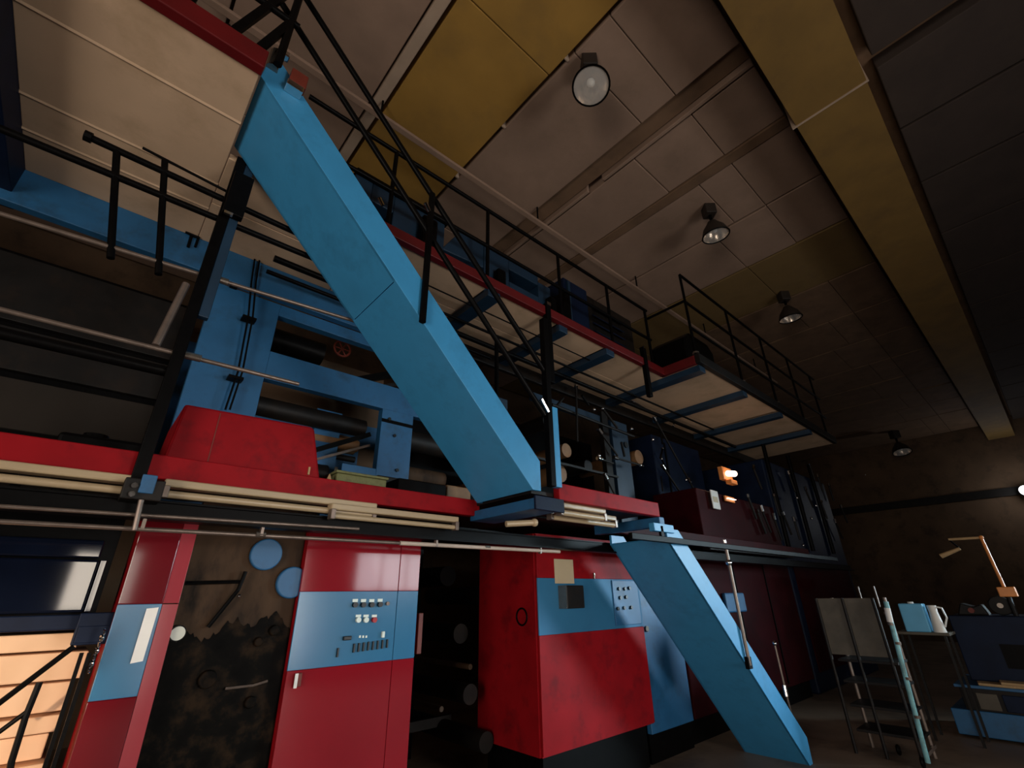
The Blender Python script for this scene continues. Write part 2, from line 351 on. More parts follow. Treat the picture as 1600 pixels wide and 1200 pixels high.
# ---------------------------------------------------------------- staircases (45 degrees)
def staircase(name, x0, z0, x1, z1, label, seam=None, ztop=None):
    """underside ridge runs from (x0,z0) to (x1,z1); treads between two stringers"""
    ya, yb = 2.31, 2.95; h = .30
    t = thing(name, (x1, (ya + yb) / 2, z1), label, 'stairs')
    side = [(x0, z0), (x1, z1), (x1 + .08, z1), (x1 + .08, z1 + .215)] + ([(x1 + z1 + .295 - ztop, ztop), (x0, ztop)] if ztop else [(x0 + .02, z0 + .28)])
    MB().prism(side, 1, ya, ya + .025).build('stringer', 'blue', t, bevel=.003)
    MB().prism(side, 1, yb - .025, yb).build('stringer', 'blue', t, bevel=.003)
    cuts = [0, seam, 1] if seam else [0, 1]
    for a, c in zip(cuts, cuts[1:]):
        ga = .004 if a else 0; 
        p = (x0 + (x1 - x0) * a + ga, z0 + (z1 - z0) * a - ga); q = (x0 + (x1 - x0) * c, z0 + (z1 - z0) * c)
        MB().prism([p, q, (q[0] + .012, q[1] + .012), (p[0] + .012, p[1] + .012)], 1, ya + .003, yb - .003).build('soffit_panel', 'blue', t)
    n = int((z0 - z1) / .2)
    for i in range(1, n + 0):
        k = i / n; x = x0 + (x1 - x0) * k; z = z0 + (z1 - z0) * k
        B(x + .03, x + .23, ya + .03, yb - .03, z + .06, z + .085).build('tread', 'blue_machine', t)
    return t
us = staircase('upper_staircase', .06, 4.46, 2.263, 2.225, 'blue enclosed staircase climbing from the red platform to the upper gallery', .46)
ls = staircase('lower_staircase', 3.93, 2.0, 5.93, 0.0, 'blue enclosed staircase descending from the red platform to the floor', ztop=2.09)
for yy, zz in ((2.34, 4.47), (2.42, 4.44)): MB().ball((.13, yy, zz - .0), .028).build('cap_bolt', 'blue', us, smooth=True)
# handrails
hr = thing('stair_handrail', (2.4, 2.3, 2.3), 'black double tube handrail running down beside the upper staircase', 'handrail')
yh = 2.315
T((.0, yh, 5.62), (2.48, yh, 3.165), .021, 12).build('rail', 'black', hr, smooth=True)
T((.0, yh, 5.27), (2.42, yh, 2.82), .021, 12).build('rail', 'black', hr, smooth=True)
T((1.284, yh - .025, 3.19), (1.284, yh - .025, 4.32), .024, 12).build('post', 'black', hr, smooth=True)
B(2.425, 2.475, yh - .035, yh + .02, 2.27, 3.70).build('newel_post', 'black', hr, bevel=.004)
B(2.475, 2.54, yh - .03, yh + .02, 2.27, 2.9).build('newel_plate', 'blue', hr, bevel=.004)
T((1.23, yh - .03, 4.19), (1.27, yh - .03, 4.13), .016, 8).build('clip', 'chrome', hr)
T((1.12, 2.9, 4.66), (1.16, 2.9, 4.60), .016, 8).build('clip', 'chrome', hr)
T((2.36, yh - .03, 2.93), (2.43, yh - .03, 2.84), .018, 8).build('clip', 'chrome', hr)
hf = thing('stair_handrail', (2.4, 2.93, 2.3), 'black tube handrail on the far side of the upper staircase', 'handrail')
T((1.0, 2.93, 4.55), (2.45, 2.93, 3.1), .019, 10).build('rail', 'black', hf, smooth=True)
T((2.45, 2.93, 2.3), (2.45, 2.93, 3.75), .02, 10).build('post', 'black', hf, smooth=True)
hl = thing('stair_handrail', (5.0, 2.3, .9), 'thin dark handrail post standing on the lower staircase stringer', 'handrail')
T((5.0, yh - .03, .93), (4.985, yh - .03, 1.98), .017, 10).build('post', 'tube_grey', hl, smooth=True)
B(4.97, 5.04, yh - .04, yh, .90, 1.0).build('foot', 'black', hl, bevel=.004)
MB().ball((4.985, yh - .03, 1.83), .032).build('clamp', 'chrome', hl, smooth=True)
T((4.99, yh - .03, 2.02), (4.985, yh - .03, 2.05), .018, 8).build('cap', 'chrome', hl)
h2 = thing('stair_handrail', (6.0, 2.3, 0), 'thin rod handrail post beside the foot of the lower staircase', 'handrail')
T((6.02, yh + .1, .02), (5.99, yh + .1, 1.02), .012, 8).build('post', 'tube_grey', h2, smooth=True)
MB().ball((5.99, yh + .1, 1.04), .025).build('cap', 'chrome', h2, smooth=True)
T((6.0, yh + .1, .55), (6.005, yh + .1, .65), .022, 8).build('clamp', 'chrome', h2)

# ---------------------------------------------------------------- lower platform
lg = thing('lower_platform', (3, 3.0, 2.1), 'long red edged work platform across the press with a stair landing', 'platform')
B(-1.5, 2.33, 3.0, 3.07, 2.135, 2.26).build('edge_beam', 'red_matt', lg, bevel=.006)
B(2.53, 3.86, 2.31, 2.37, 2.185, 2.31).build('edge_beam', 'red_matt', lg, bevel=.006)
B(3.9, 9.78, 3.0, 3.07, 2.135, 2.24).build('edge_beam', 'red_far_shade', lg, bevel=.006)
B(-1.5, 9.78, 3.07, 4.0, 2.20, 2.235).build('deck_plate', 'dark_iron', lg)
B(2.3, 3.86, 2.37, 3.07, 2.215, 2.24).build('landing_plate', 'dark_iron', lg)
B(2.28, 2.53, 2.30, 3.06, 2.10, 2.175).build('landing_beam', 'blue_machine', lg, bevel=.006)
B(2.26, 2.55, 2.285, 2.305, 2.09, 2.185).build('beam_end_plate', 'blue_dark', lg, bevel=.004)
B(3.84, 3.92, 2.31, 3.06, 2.10, 2.185).build('landing_beam', 'blue_machine', lg, bevel=.006)
B(3.70, 4.02, 2.285, 2.34, 2.05, 2.12).build('beam_end_plate', 'blue', lg, bevel=.004)
# black channel and pale pipe under the platform
ch = thing('steel_channel', (3, 3.0, 1.9), 'long black steel channel running under the platform edge', 'beam')
B(-1.5, 12, 2.99, 3.03, 1.93, 2.015).build('web', 'black', ch, bevel=.004)
B(-1.5, 12, 2.93, 3.03, 1.925, 1.94).build('lower_flange', 'black', ch)
B(-1.5, 12, 2.985, 3.04, 2.015, 2.025).build('upper_flange', 'black', ch)
lch = thing('landing_channel', (5, 2.27, 1.9), 'black bar crossing in front of the lower staircase head', 'beam')
B(3.3, 8.5, 2.25, 2.285, 1.955, 2.005).build('bar', 'black', lch, bevel=.004)
B(3.80, 3.84, 2.285, 2.31, 1.96, 2.1).build('hanger', 'black', lch)
pp = thing('conduit_pipe', (.2, 2.93, 1.86), 'thin pale conduit pipe under the black channel', 'pipe')
T((-.35, 2.96, 1.872), (1.62, 2.96, 1.8905), .011, 10).build('pipe', 'tube_grey', pp, smooth=True)
T((1.62, 2.96, 1.8905), (3.2, 2.96, 1.905), .0145, 10).build('pipe', 'pipe_pale', pp, smooth=True)
for x in (.72, 2.35): T((x, 2.96, 1.882 + x * .008), (x + .05, 2.96, 1.882 + x * .008), .016, 10).build('coupling', 'steel', pp)
for x in (.2, .74, 1.9, 2.95): B(x, x + .015, 2.945, 2.975, 1.88, 1.93).build('hanger', 'tube_grey', pp)
p2 = thing('conduit_pipe', (.2, 2.9, 1.94), 'thin glinting pipe along the face of the black channel at left', 'pipe')
T((-1.2, 2.92, 1.915), (1.3, 2.92, 1.955), .009, 10).build('pipe', 'tube_grey', p2, smooth=True)
# pale fluorescent tubes under the platform edge
def tubes(x0, x1, y, z, label, r=.019, two=True):
    t = thing('fluorescent_lamp', ((x0 + x1) / 2, y, z), label, 'lamp', 'unlit fluorescent lamps under the platform')
    B(x0, x1, y - .03, y + .05, z + .035, z + .075).build('housing', 'cream', t, bevel=.008)
    T((x0 + .03, y - .01, z), (x1 - .03, y - .01, z), r, 14).build('tube', 'cream', t, smooth=True)
    for x in (x0, x1 - .03): B(x, x + .03, y - .035, y + .02, z - .022, z + .04).build('end_holder', 'tube_grey', t, bevel=.004)
tubes(-1.05, .16, 2.99, 2.055, 'leftmost pale fluorescent tube under the red platform edge')
tubes(.24, 1.42, 2.97, 2.055, 'pale fluorescent tube between the black post and the control cabinet')
tubes(1.10, 2.06, 2.93, 2.02, 'short pale fluorescent tube just left of the stair landing', .016)
tubes(2.60, 3.15, 2.40, 2.115, 'pale fluorescent tube under the stair landing red edge', .022)
tubes(2.62, 3.45, 2.52, 2.10, 'second pale fluorescent tube tucked under the stair landing', .022)
pt = thing('bulb_holder', (2.35, 2.6, 1.99), 'pale tapered tube end under the blue landing bracket', 'lamp')
T((2.28, 2.62, 2.03), (2.5, 2.55, 2.05), .022, 12).build('tube', 'cream', pt, smooth=True)
MB().ball((2.5, 2.55, 2.05), .03).build('tip', 'cream', pt, smooth=True)
# tall post at the left
po = thing('steel_post', (.16, 2.95, 2.0), 'tall black and blue steel post rising from platform to upper gallery', 'post')
B(.10, .16, 2.955, 3.01, 2.06, 4.4).build('flange', 'black', po, bevel=.004)
B(.16, .215, 2.96, 3.01, 3.1, 4.4).build('side_plate', 'blue_deep', po, bevel=.004)
B(.11, .23, 2.90, 2.955, 3.86, 4.22).build('bracket', 'black', po, bevel=.006)
B(.08, .24, 2.86, 2.99, 2.0, 2.10).build('base_clamp', 'dark_iron', po, bevel=.006)
B(.14, .20, 2.85, 2.865, 2.03, 2.12).build('clamp_plate', 'blue_machine', po, bevel=.004)
for z in (2.02, 2.06): T((.12, 2.85, z), (.12, 2.84, z), .014, 8).build('bolt', 'chrome', po)
T((.175, 2.87, 1.86), (.165, 2.87, 2.0), .012, 8).build('hanging_rod', 'tube_grey', po)
# guard rails of the platform, with joints
gr = thing('platform_railing', (-1, 3.0, 2.26), 'black and grey guard rails along the platform at left', 'railing')
for (a, c, mt_, r) in (((-1.6, 3.0, 3.82), (1.2, 3.0, 3.87), 'black', .021), ((-.62, 3.0, 4.03), (1.1, 3.0, 4.01), 'black', .021), ((-.37, 3.0, 4.13), (.2, 3.0, 4.09), 'black', .009),
                       ((-1.6, 3.0, 3.28), (1.6, 3.0, 3.50), 'tube_grey', .013), ((-1.0, 3.0, 2.83), (.80, 3.0, 2.85), 'tube_grey', .013), ((-1.4, 3.02, 2.72), (.16, 3.02, 2.73), 'black', .03)):
    T(a, c, r, 12).build('rail', mt_, gr, smooth=True)
for x, z1 in ((-.47, 4.03), (-.25, 4.11)): T((x + .17, 3.0, 3.3), (x, 3.0, z1), .019, 10).build('post', 'black', gr, smooth=True)
T((-.62, 3.0, 4.03), (-.585, 3.0, 4.03), .032, 10).build('end_knob', 'black', gr)
for x, z in ((.19, 3.40), (.17, 2.842)): T((x - .06, 2.99, z), (x + .07, 2.99, z + .003), .022, 12).build('sleeve', 'steel', gr)
B(.12, .17, 2.88, 2.90, 3.83, 3.85).build('clip', 'chrome', gr)
T((.02, 3.0, 2.86), (.06, 3.0, 3.3), .02, 8).build('upright', 'tube_grey', gr, smooth=True)
# small spigot on the far beam
sp = thing('spigot_tap', (.06, 3.9, 4.1), 'small black tap shape against the beige underside', 'tap')
MB().path([P(290, 362, 1, 4.06), P(312, 372, 1, 4.06)], .014).build('lever', 'black', sp)
MB().path([P(300, 366, 1, 4.07), P(294, 386, 1, 4.07)], .012).build('stem', 'black', sp)
MB().path([P(310, 372, 1, 4.07), P(305, 386, 1, 4.07)], .01).build('spout', 'black', sp)
# braces at the far left under the platform
bc = thing('platform_brace', (-.2, 3.1, 1.9), 'black diagonal braces under the red platform at the left edge', 'brace')
MB().bar(P(40, 738, 1, 3.05), P(8, 778, 1, 3.05), .012, .016).build('strut', 'black', bc)
MB().bar(P(55, 738, 1, 3.05), P(112, 780, 1, 3.05), .012, .016).build('strut', 'black', bc)

# ---------------------------------------------------------------- control cabinet (red with blue band)
YC = 3.3
cc = thing('control_cabinet', (1.56, 3.45, 0), 'tall glossy red control cabinet with blue band of push buttons', 'cabinet')
B(1.13, 1.99, YC + .012, 3.62, .06, 2.05).build('body', 'red_matt', cc)
B(1.15, 1.97, YC + .03, 3.6, 0, .06).build('plinth', 'black', cc)
for x0, x1 in ((1.128, 1.82), (1.824, 1.992)):
    B(x0, x1, YC, YC + .012, 1.60, 2.04).build('upper_panel', 'red', cc, bevel=.002)
    B(x0, x1, YC, YC + .012, 1.165, 1.598).build('band_panel', 'blue_band', cc, bevel=.002)
    B(x0, x1, YC, YC + .012, .08, 1.163).build('lower_panel', 'red', cc, bevel=.002)
h = B(1.175, 1.215, YC - .02, YC, 1.08, 1.15).build('handle', 'rust_red', cc, bevel=.004)
B(1.172, 1.19, YC - .024, YC - .018, 1.075, 1.15).build('handle_plate', 'white', h)
def at_c(px, py): return P(px, py, 1, YC)
for i, (px, py) in enumerate(((554, 942), (567, 942), (580, 942), (593, 941.5))):
    p = at_c(px, py); bt = T((p.x, YC, p.z - .012), (p.x, YC - .022, p.z - .012), .017, 12).build('push_button', 'button_black', cc)
    B(p.x - .017, p.x + .02, YC - .004, YC, p.z + .005, p.z + .024).build('legend_plate', 'button_white', bt)
p = at_c(605, 943); T((p.x, YC, p.z), (p.x, YC - .014, p.z), .013, 12).build('key_switch', 'tube_grey', cc)
for px, py, mt_ in ((559, 966, 'button_white'), (571, 966, 'button_white'), (584, 966, 'button_red')):
    p = at_c(px, py); bt = T((p.x, YC, p.z - .01), (p.x, YC - .022, p.z - .01), .017, 12).build('push_button', mt_, cc)
    B(p.x - .017, p.x + .02, YC - .004, YC, p.z + .007, p.z + .022).build('legend_plate', 'button_white', bt)
p = at_c(541, 997); B(p.x - .025, p.x + .03, YC - .02, YC, p.z - .012, p.z + .012).build('rotary_switch', 'button_black', cc, bevel=.004)
p = at_c(597, 991); B(p.x - .008, p.x + .012, YC - .02, YC, p.z - .02, p.z + .018).build('toggle', 'button_white', cc, bevel=.003)
for px in (562, 567, 572): p = at_c(px, 995); B(p.x - .006, p.x + .006, YC - .005, YC, p.z - .006, p.z + .008).build('indicator', 'button_white', cc)
for k in range(9):
    px = 545 + k * 7.4 if k else 527; p = at_c(px, 1013 - k * 1.0 + (6 if k == 0 else 0))
    B(p.x - .006, p.x + .006, YC - .012, YC, p.z - .028, p.z + .024).build('fuse_slot', 'button_black', cc, bevel=.002)

# ---------------------------------------------------------------- second red cabinet
c2 = thing('press_cabinet', (4.0, 3.6, 0), 'wide red press cabinet with blue band and white notice, shadowed by lower stairs', 'cabinet')
B(3.25, 4.85, YC + .012, 4.15, .36, 2.1).build('body', 'red_matt', c2)
B(3.235, 3.25, YC + .03, 4.15, .36, 2.1).build('side_sheet', 'red_matt', c2)
B(3.32, 4.8, YC + .08, 4.1, 0, .36).build('plinth', 'black', c2)
B(3.248, 4.852, YC, YC + .012, 1.705, 2.09).build('upper_panel', 'red_matt', c2, bevel=.002)
B(3.248, 4.852, YC, YC + .012, 1.232, 1.703).build('band_panel', 'blue_flat', c2, bevel=.002)
B(3.248, 4.852, YC, YC + .012, .37, 1.23).build('lower_panel', 'red_matt', c2, bevel=.002)
p = at_c(865, 873); q = at_c(897, 912); B(p.x, q.x, YC - .006, YC, q.z, p.z).build('notice_plate', 'notice', c2, bevel=.004)
p = at_c(873, 915); q = at_c(902, 950); bx = B(p.x, q.x, YC - .10, YC, q.z, p.z).build('meter_box', 'dark_iron', c2, bevel=.008)
B(p.x - .012, p.x - .0, YC - .10, YC, q.z, p.z).build('box_side', 'steel', bx)
p = at_c(955, 910); q = at_c(1001, 972); pl = B(p.x, q.x, YC - .012, YC, 1.26, 1.69).build('button_plate', 'blue_machine', c2, bevel=.004)
for px, py in ((965, 920), (974, 920), (981, 919), (967, 934), (976, 933), (963, 951), (973, 950), (984, 949)):
    p = at_c(px, py); T((p.x, YC - .012, p.z), (p.x, YC - .03, p.z), .018, 10).build('push_button', 'button_black', pl)
p = at_c(927, 900); B(p.x - .008, p.x + .008, YC - .02, YC, p.z - .03, p.z + .03).build('latch', 'steel', c2, bevel=.003)
# blue plate behind the lower stair
bp_ = thing('side_plate', (5.2, 3.45, 0), 'blue machine side plate between the second red cabinet and red panels', 'machine plate')
B(4.87, 5.7, 3.36, 3.42, .25, 2.1).build('plate', 'blue_machine', bp_, bevel=.006)
T((4.98, 3.36, 1.2), (4.98, 3.34, 1.2), .03, 10).build('bolt', 'steel', bp_)
B(4.87, 5.7, 3.4, 3.5, 0, .25).build('foot', 'black', bp_)

# ---------------------------------------------------------------- left red column cabinet with notice paper
lc = thing('column_cabinet', (.35, 3.4, 0), 'narrow red column cabinet with blue band and hanging paper at left', 'cabinet')
B(.23, .42, YC + .012, 3.62, .02, 2.04).build('body', 'red_matt', lc)
B(.228, .418, YC, YC + .012, 1.545, 2.03).build('upper_panel', 'red_column_shade', lc, bevel=.003)
B(.228, .418, YC, YC + .012, 1.125, 1.543).build('band_panel', 'blue_band', lc, bevel=.003)
B(.228, .418, YC, YC + .012, .03, 1.123).build('lower_panel', 'red_column_shade', lc, bevel=.003)
MB().prism([(.419, YC - .001), (.487, YC - .03), (.492, 3.3), (.419, 3.3)], 2, .03, 1.54).build('corner_post', 'red_lit_edge', lc, bevel=.003)
MB().prism([(.419, YC - .001), (.487, YC - .027), (.492, 3.3), (.419, 3.3)], 2, 1.545, 2.03).build('corner_post', 'red_lit_edge', lc, bevel=.003)
pa = thing('paper_sheet', (.38, 3.28, 1.27), 'white paper sheet with glossy sheen hanging on the left red column', 'paper')
MB().prism([(lambda q: (q.x, q.z))(P(px, py, 1, YC - .01)) for px, py in ((229, 951), (248, 949), (223, 1033), (203, 1037))], 1, YC - .012, YC - .006).build('sheet', 'paper', pa)
# ---------------------------------------------------------------- dirty press frame between the column and the control cabinet
pf = thing('grimy_press', (.8, 3.5, 0), 'grimy brown press side frame with two blue round covers behind the cabinets', 'press')
YG = 3.362
B(.495, 1.125, YG, YG + .06, 0, 2.1).build('side_plate', 'grime', pf)
top = []; rw = 0
for k in range(64):
    x = .495 + .63 * k / 63; rw = rw * .82 + random.uniform(-.022, .022)
    top.append((x, 1.30 + .15 * math.sin(1.9 * (x - .42) / .7) + rw))
MB().prism([(.495, 0), (1.125, 0)] + top[::-1], 1, YG - .003, YG).build('oil_crust', 'oily', pf)
for px, py in ((417, 866), (457, 910)):
    p = P(px, py, 1, YG - .035); T((p.x, YG, p.z), (p.x, YG - .035, p.z), .094, 28).build('round_cover', 'blue_machine', pf, bevel=.008)
p = P(274, 990, 1, YG - .07); ga = T((p.x + .012, YG, p.z), (p.x + .012, YG - .06, p.z), .04, 20).build('gauge', 'black', pf)
T((p.x + .012, YG - .06, p.z), (p.x + .012, YG - .067, p.z), .034, 20).build('dial', 'gauge_face', ga)
MB().path([P(290, 911, 1, YG - .03), P(375, 909, 1, YG - .03)], .010).build('lever', 'black', pf)
MB().path([P(384, 893, 1, YG - .04), P(372, 922, 1, YG - .04), P(325, 980, 1, YG - .02)], .011).build('lever', 'black', pf)
MB().ball(P(374, 931, 1, YG - .05), .010).build('lever_tip', 'chrome', pf)
for (px, py, r) in ((430, 985, .03), (405, 1003, .025), (325, 1062, .045), (392, 1098, .03)):
    p = P(px, py, 1, YG - .03); T((p.x, YG, p.z), (p.x, YG - .03, p.z), r, 20).build('hub', 'oily', pf, bevel=.006)
MB().path([P(352, 1076, 1, YG - .02), P(395, 1071, 1, YG - .02), P(418, 1064, 1, YG - .02)], .007).build('pipe', 'tube_grey', pf)
B(.52, 1.12, YG - .04, YG, .0, .5).build('sump_cover', 'dark_iron', pf, bevel=.01)
# bay between the two cabinets with rollers running back
rb = thing('roller_bay', (2.6, 4, 0), 'dark open press bay with rollers between the two red cabinets', 'press')
B(2.0, 3.24, 5.3, 5.36, 0, 2.1).build('back_plate', 'black', rb)
B(1.995, 2.03, 3.64, 5.3, 0, 2.1).build('side_plate', 'dark_iron', rb)
for (px, py, y, r, mt_) in ((735, 1042, 3.75, .022, 'grime'), (735, 1085, 3.9, .08, 'dark_iron'), (690, 1108, 3.75, .02, 'grime'), (760, 1160, 3.9, .08, 'dark_iron'), (760, 930, 4.2, .09, 'dark_iron'), (720, 990, 4.3, .09, 'dark_iron'), (700, 900, 4.4, .10, 'black')):
    p = P(px, py, 1, y); T((p.x, y - .0, p.z), (p.x, 5.28, p.z), r, 18).build('roller', mt_, rb, smooth=True)
p = P(655, 985, 1, 3.5); B(p.x - .01, p.x + .03, 3.5, 3.54, p.z - .16, p.z + .12).build('stop_bar', 'rust_red', rb, bevel=.004)
p = P(800, 965, 1, 3.45); MB().torus((3.225, 3.5, p.z), (1, 0, 0), .07, .008).build('hand_wheel', 'black', rb, smooth=True)
for y in (4.6,): MB().bar((2.02, y, .45), (3.23, y, .45), .03, .04).build('tie_bar', 'dark_iron', rb)

# ---------------------------------------------------------------- left lower corner: boards and glossy panel
bd = thing('board_stack', (-.2, 3.7, 0), 'brightly lit peach boards stacked behind the dark hand rails at lower left', 'boards')
ze = [P(0, y, 1, 3.6).z for y in (994, 1026, 1076, 1128, 1160, 1205, 1260, 1330)] + [.0]
xr = [P(112, 990, 1, 3.6).x, P(137, 1012, 1, 3.6).x, P(108, 1064, 1, 3.6).x, P(90, 1115, 1, 3.6).x, .04, .08, .04, .06]
for i in range(8):
    y0 = 3.6 + (.0, .015, .03, .0, .06, .01, .04, .0)[i]
    B(-1.2, (.13, .19, .17, .17, .14, .16, .12, .16)[i], y0, 4.0, ze[i + 1] + .012, ze[i]).build('board', 'peach', bd, bevel=.006)
gp = thing('glossy_panel', (-.5, 3.5, 1.48), 'dark blue glossy machine cover catching a warm reflection at left', 'machine cover')
B(-1.4, .105, 3.42, 3.5, 1.51, 1.76).build('cover', 'blue_gloss', gp, bevel=.012)
B(.108, .135, 3.42, 3.5, 1.51, 1.76).build('end_strip', 'blue_gloss', gp, bevel=.004)
B(-1.4, .10, 3.44, 3.5, 1.77, 1.86).build('upper_cover', 'blue_gloss', gp, bevel=.008)
B(-1.4, .13, 3.46, 3.56, 1.43, 1.50).build('lower_lip', 'blue_dark', gp, bevel=.006)
B(-1.4, .16, 3.52, 4.1, 1.45, 2.05).build('carcass', 'black', gp)
sb = thing('switch_box', (.15, 3.4, 1.36), 'small dark blue box hanging beside the peach boards', 'box')
a = P(118, 958, 1, 3.38); c = P(160, 1006, 1, 3.38)
B(a.x + .02, c.x + .03, 3.36, 3.42, c.z, a.z).build('case', 'blue_dark', sb, bevel=.005)
B(a.x + .03, c.x + .02, 3.352, 3.36, c.z + .01, a.z - .06).build('lid', 'blue_dark', sb, bevel=.003)
fr = thing('floor_handrail', (.0, 3.2, 0), 'dark sloping tube handrail in front of the peach boards', 'handrail')
MB().path([P(-40, 1128, 1, 3.2), P(116, 1010, 1, 3.2)], .012).build('rail', 'black', fr, smooth=True)
MB().path([P(-30, 1165, 1, 3.2), P(42, 1112, 1, 3.2)], .010).build('rail', 'black', fr, smooth=True)
MB().path([P(62, 1066, 1, 3.2), P(40, 1120, 1, 3.2), P(18, 1190, 1, 3.2), P(5, 1260, 1, 3.2)], .012).build('post', 'black', fr, smooth=True)
dp = thing('door_post', (.2, 3.3, 0), 'pair of thin dark uprights between peach boards and red column', 'post')
for px0, px1 in ((128, 84), (140, 98)):
    a = P(px0, 1020, 1, 3.28); MB().box(a.x - .008, a.x + .008, 3.27, 3.29, 0, a.z).build('upright', 'black', dp)
cn = thing('hanging_chain', (.2, 3.25, 1.2), 'short glinting chain beside the left red column', 'chain')
for i in range(7):
    p = P(163 - i * 4, 987 + i * 10, 1, 3.25); MB().torus(p, (1, .4 * (i % 2), .2), .012, .0045, 10, 5).build('link', 'chrome', cn, smooth=True)

# ---------------------------------------------------------------- red hood on the platform
hd = thing('red_hood', (.6, 3.3, 2.26), 'faded red machine hood standing on the platform beside the black post', 'machine cover')
MB().prism([(.215, 2.262), (1.075, 2.262), (.985, 2.60), (.96, 2.615), (.24, 2.595)], 1, 3.1, 3.7).build('shell', 'red_matt', hd, bevel=.02)
B(.42, .425, 3.096, 3.1, 2.28, 2.58).build('seam', 'rust_red', hd)
B(.985, .995, 3.088, 3.1, 2.29, 2.34).build('latch', 'timber', hd)
bx = thing('ink_box', (1.36, 3.2, 2.24), 'small mottled green brown box on the platform edge', 'box')
B(1.18, 1.55, 3.1, 3.35, 2.24, 2.335).build('case', 'green_box', bx, bevel=.01)
B(1.17, 1.56, 3.09, 3.36, 2.335, 2.352).build('lid', 'green_box', bx, bevel=.005)
tg = thing('white_cone', (1.13, 3.1, 2.24), 'tiny pale cone standing beside the green brown box', 'cone')
MB().lathe([(.022, 0), (.016, .04), (.004, .075), (.001, .078)], (1.13, 3.1, 2.24), n=12).build('cone', 'timber', tg, smooth=True)
d2 = thing('parts_box', (2.2, 3.4, 2.24), 'open dark box of parts behind the foot of the upper staircase', 'box')
B(1.75, 2.2, 3.3, 3.6, 2.24, 2.42).build('case', 'black', d2, bevel=.008)
B(2.24, 2.5, 3.35, 3.6, 2.24, 2.44).build('block', 'ochre', d2, bevel=.01)
B(1.72, 2.3, 3.62, 3.9, 2.42, 2.50).build('tray', 'dark_iron', d2, bevel=.01)

# ---------------------------------------------------------------- blue press tower behind the platform
tw = thing('press_tower', (1.3, 4.5, 2.2), 'blue press tower frame with openings behind the upper staircase', 'press')
YT = 4.17
def fr_boxes(y0, y1, nm):
    f = MB()
    f.box(.28, .82, y0, y1, 2.24, 4.10); f.box(.82, 2.6, y0, y1, 3.98, 4.10); f.box(.82, 2.6, y0, y1, 3.33, 3.60)
    f.box(1.96, 2.32, y0, y1, 2.24, 3.33)
    f.build(nm, 'blue_machine', tw, bevel=.004)
fr_boxes(YT, YT + .09, 'near_frame')
fr_boxes(5.5, 5.59, 'far_frame')
B(1.62, 1.96, YT + .001, YT + .088, 2.56, 2.70).build('foot_lug', 'blue_machine', tw, bevel=.004)
B(1.96, 2.32, YT - .006, YT, 3.19, 3.225).build('joint_gap', 'black', tw)
B(1.42, 1.68, 4.5, 4.58, 2.6, 3.3).build('inner_plate', 'blue_machine', tw, bevel=.004)
for px, py in ((608, 655), (616, 681), (620, 735), (500, 476), (405, 458)):
    p = P(px, py, 1, YT); T((p.x, YT, p.z), (p.x, YT - .015, p.z), .017, 10).build('bolt', 'button_black', tw)
for (y_, z, x0, x1, r, mt_) in ((4.45, 3.86, .83, 1.35, .12, 'black'), (4.6, 3.70, 1.35, 2.5, .05, 'dark_iron'), (4.45, 3.17, .83, 1.9, .09, 'dark_iron'), (4.55, 3.0, 1.0, 1.9, .06, 'ochre'), (4.6, 2.84, .9, 1.5, .07, 'grime'), (4.75, 3.06, 1.68, 1.95, .09, 'ochre'), (4.7, 2.9, 1.6, 1.95, .03, 'dark_iron'), (4.5, 2.66, .85, 1.6, .08, 'dark_iron'), (4.6, 3.2, 2.34, 3.1, .12, 'dark_iron'), (4.6, 2.8, 2.34, 3.0, .1, 'grime'), (4.9, 3.75, 1.6, 2.5, .1, 'beige'), (5.0, 2.75, 1.6, 1.95, .12, 'plaster')):
    T((x0, y_, z), (x1, y_, z), r, 18).build('roller', mt_, tw, smooth=True)
MB().bar((1.02, 4.32, 2.62), (1.92, 4.32, 3.08), .02, .022).build('web_bar', 'black', tw)
MB().bar((1.05, 4.36, 2.56), (1.95, 4.36, 2.98), .012, .012).build('web_bar', 'tube_grey', tw)
MB().bar((1.5, 4.6, 3.6), (2.3, 4.6, 4.0), .03, .04).build('web_bar', 'black', tw)
MB().bar((1.75, 4.6, 3.6), (2.5, 4.6, 3.95), .02, .02).build('web_bar', 'dark_iron', tw)
p = P(535, 545, 1, 4.6); vw = MB().torus(p, (0, 1, 0), .09, .012).build('valve_wheel', 'rust_red', tw, smooth=True)
for a in range(3):
    u = Vector((math.cos(a * 1.047), 0, math.sin(a * 1.047))) * .09; T(p - u, p + u, .008, 6).build('spoke', 'rust_red', vw)
B(.3, 2.6, 5.6, 5.63, 2.24, 4.4).build('back_web', 'wall_brown', tw)
# pair of thin cables on the near column
cbl = thing('twin_cable', (.55, 4.1, 2.6), 'pair of thin dark cables running down the blue tower column', 'cable')
for dx in (0, 7):
    pts = [P(398 + dx * 1.2, 405 if dx == 0 else 400, 1, 4.05), P(393 + dx, 440, 1, 4.05), P(388 + dx, 495, 1, 4.08), P(372 + dx, 580, 1, 4.1), P(352 + dx, 640, 1, 4.1)]
    MB().path(pts, .008).build('cable', 'black', cbl)
for px, py in ((391, 497), (370, 590)): p = P(px, py, 1, 4.07); B(p.x - .06, p.x + .05, 4.06, 4.15, p.z - .012, p.z + .012).build('clip', 'black', cbl)
p = P(366, 445, 1, 4.14); vb = thing('valve_block', (p.x, 4.14, p.z), 'little black valve fitting at the top of the blue tower', 'valve')
B(p.x - .03, p.x + .03, 4.11, 4.17, p.z - .03, p.z + .02).build('body', 'black', vb, bevel=.006)
T((p.x - .01, 4.14, p.z + .02), (p.x - .01, 4.14, p.z + .06), .02, 10).build('knob', 'black', vb)

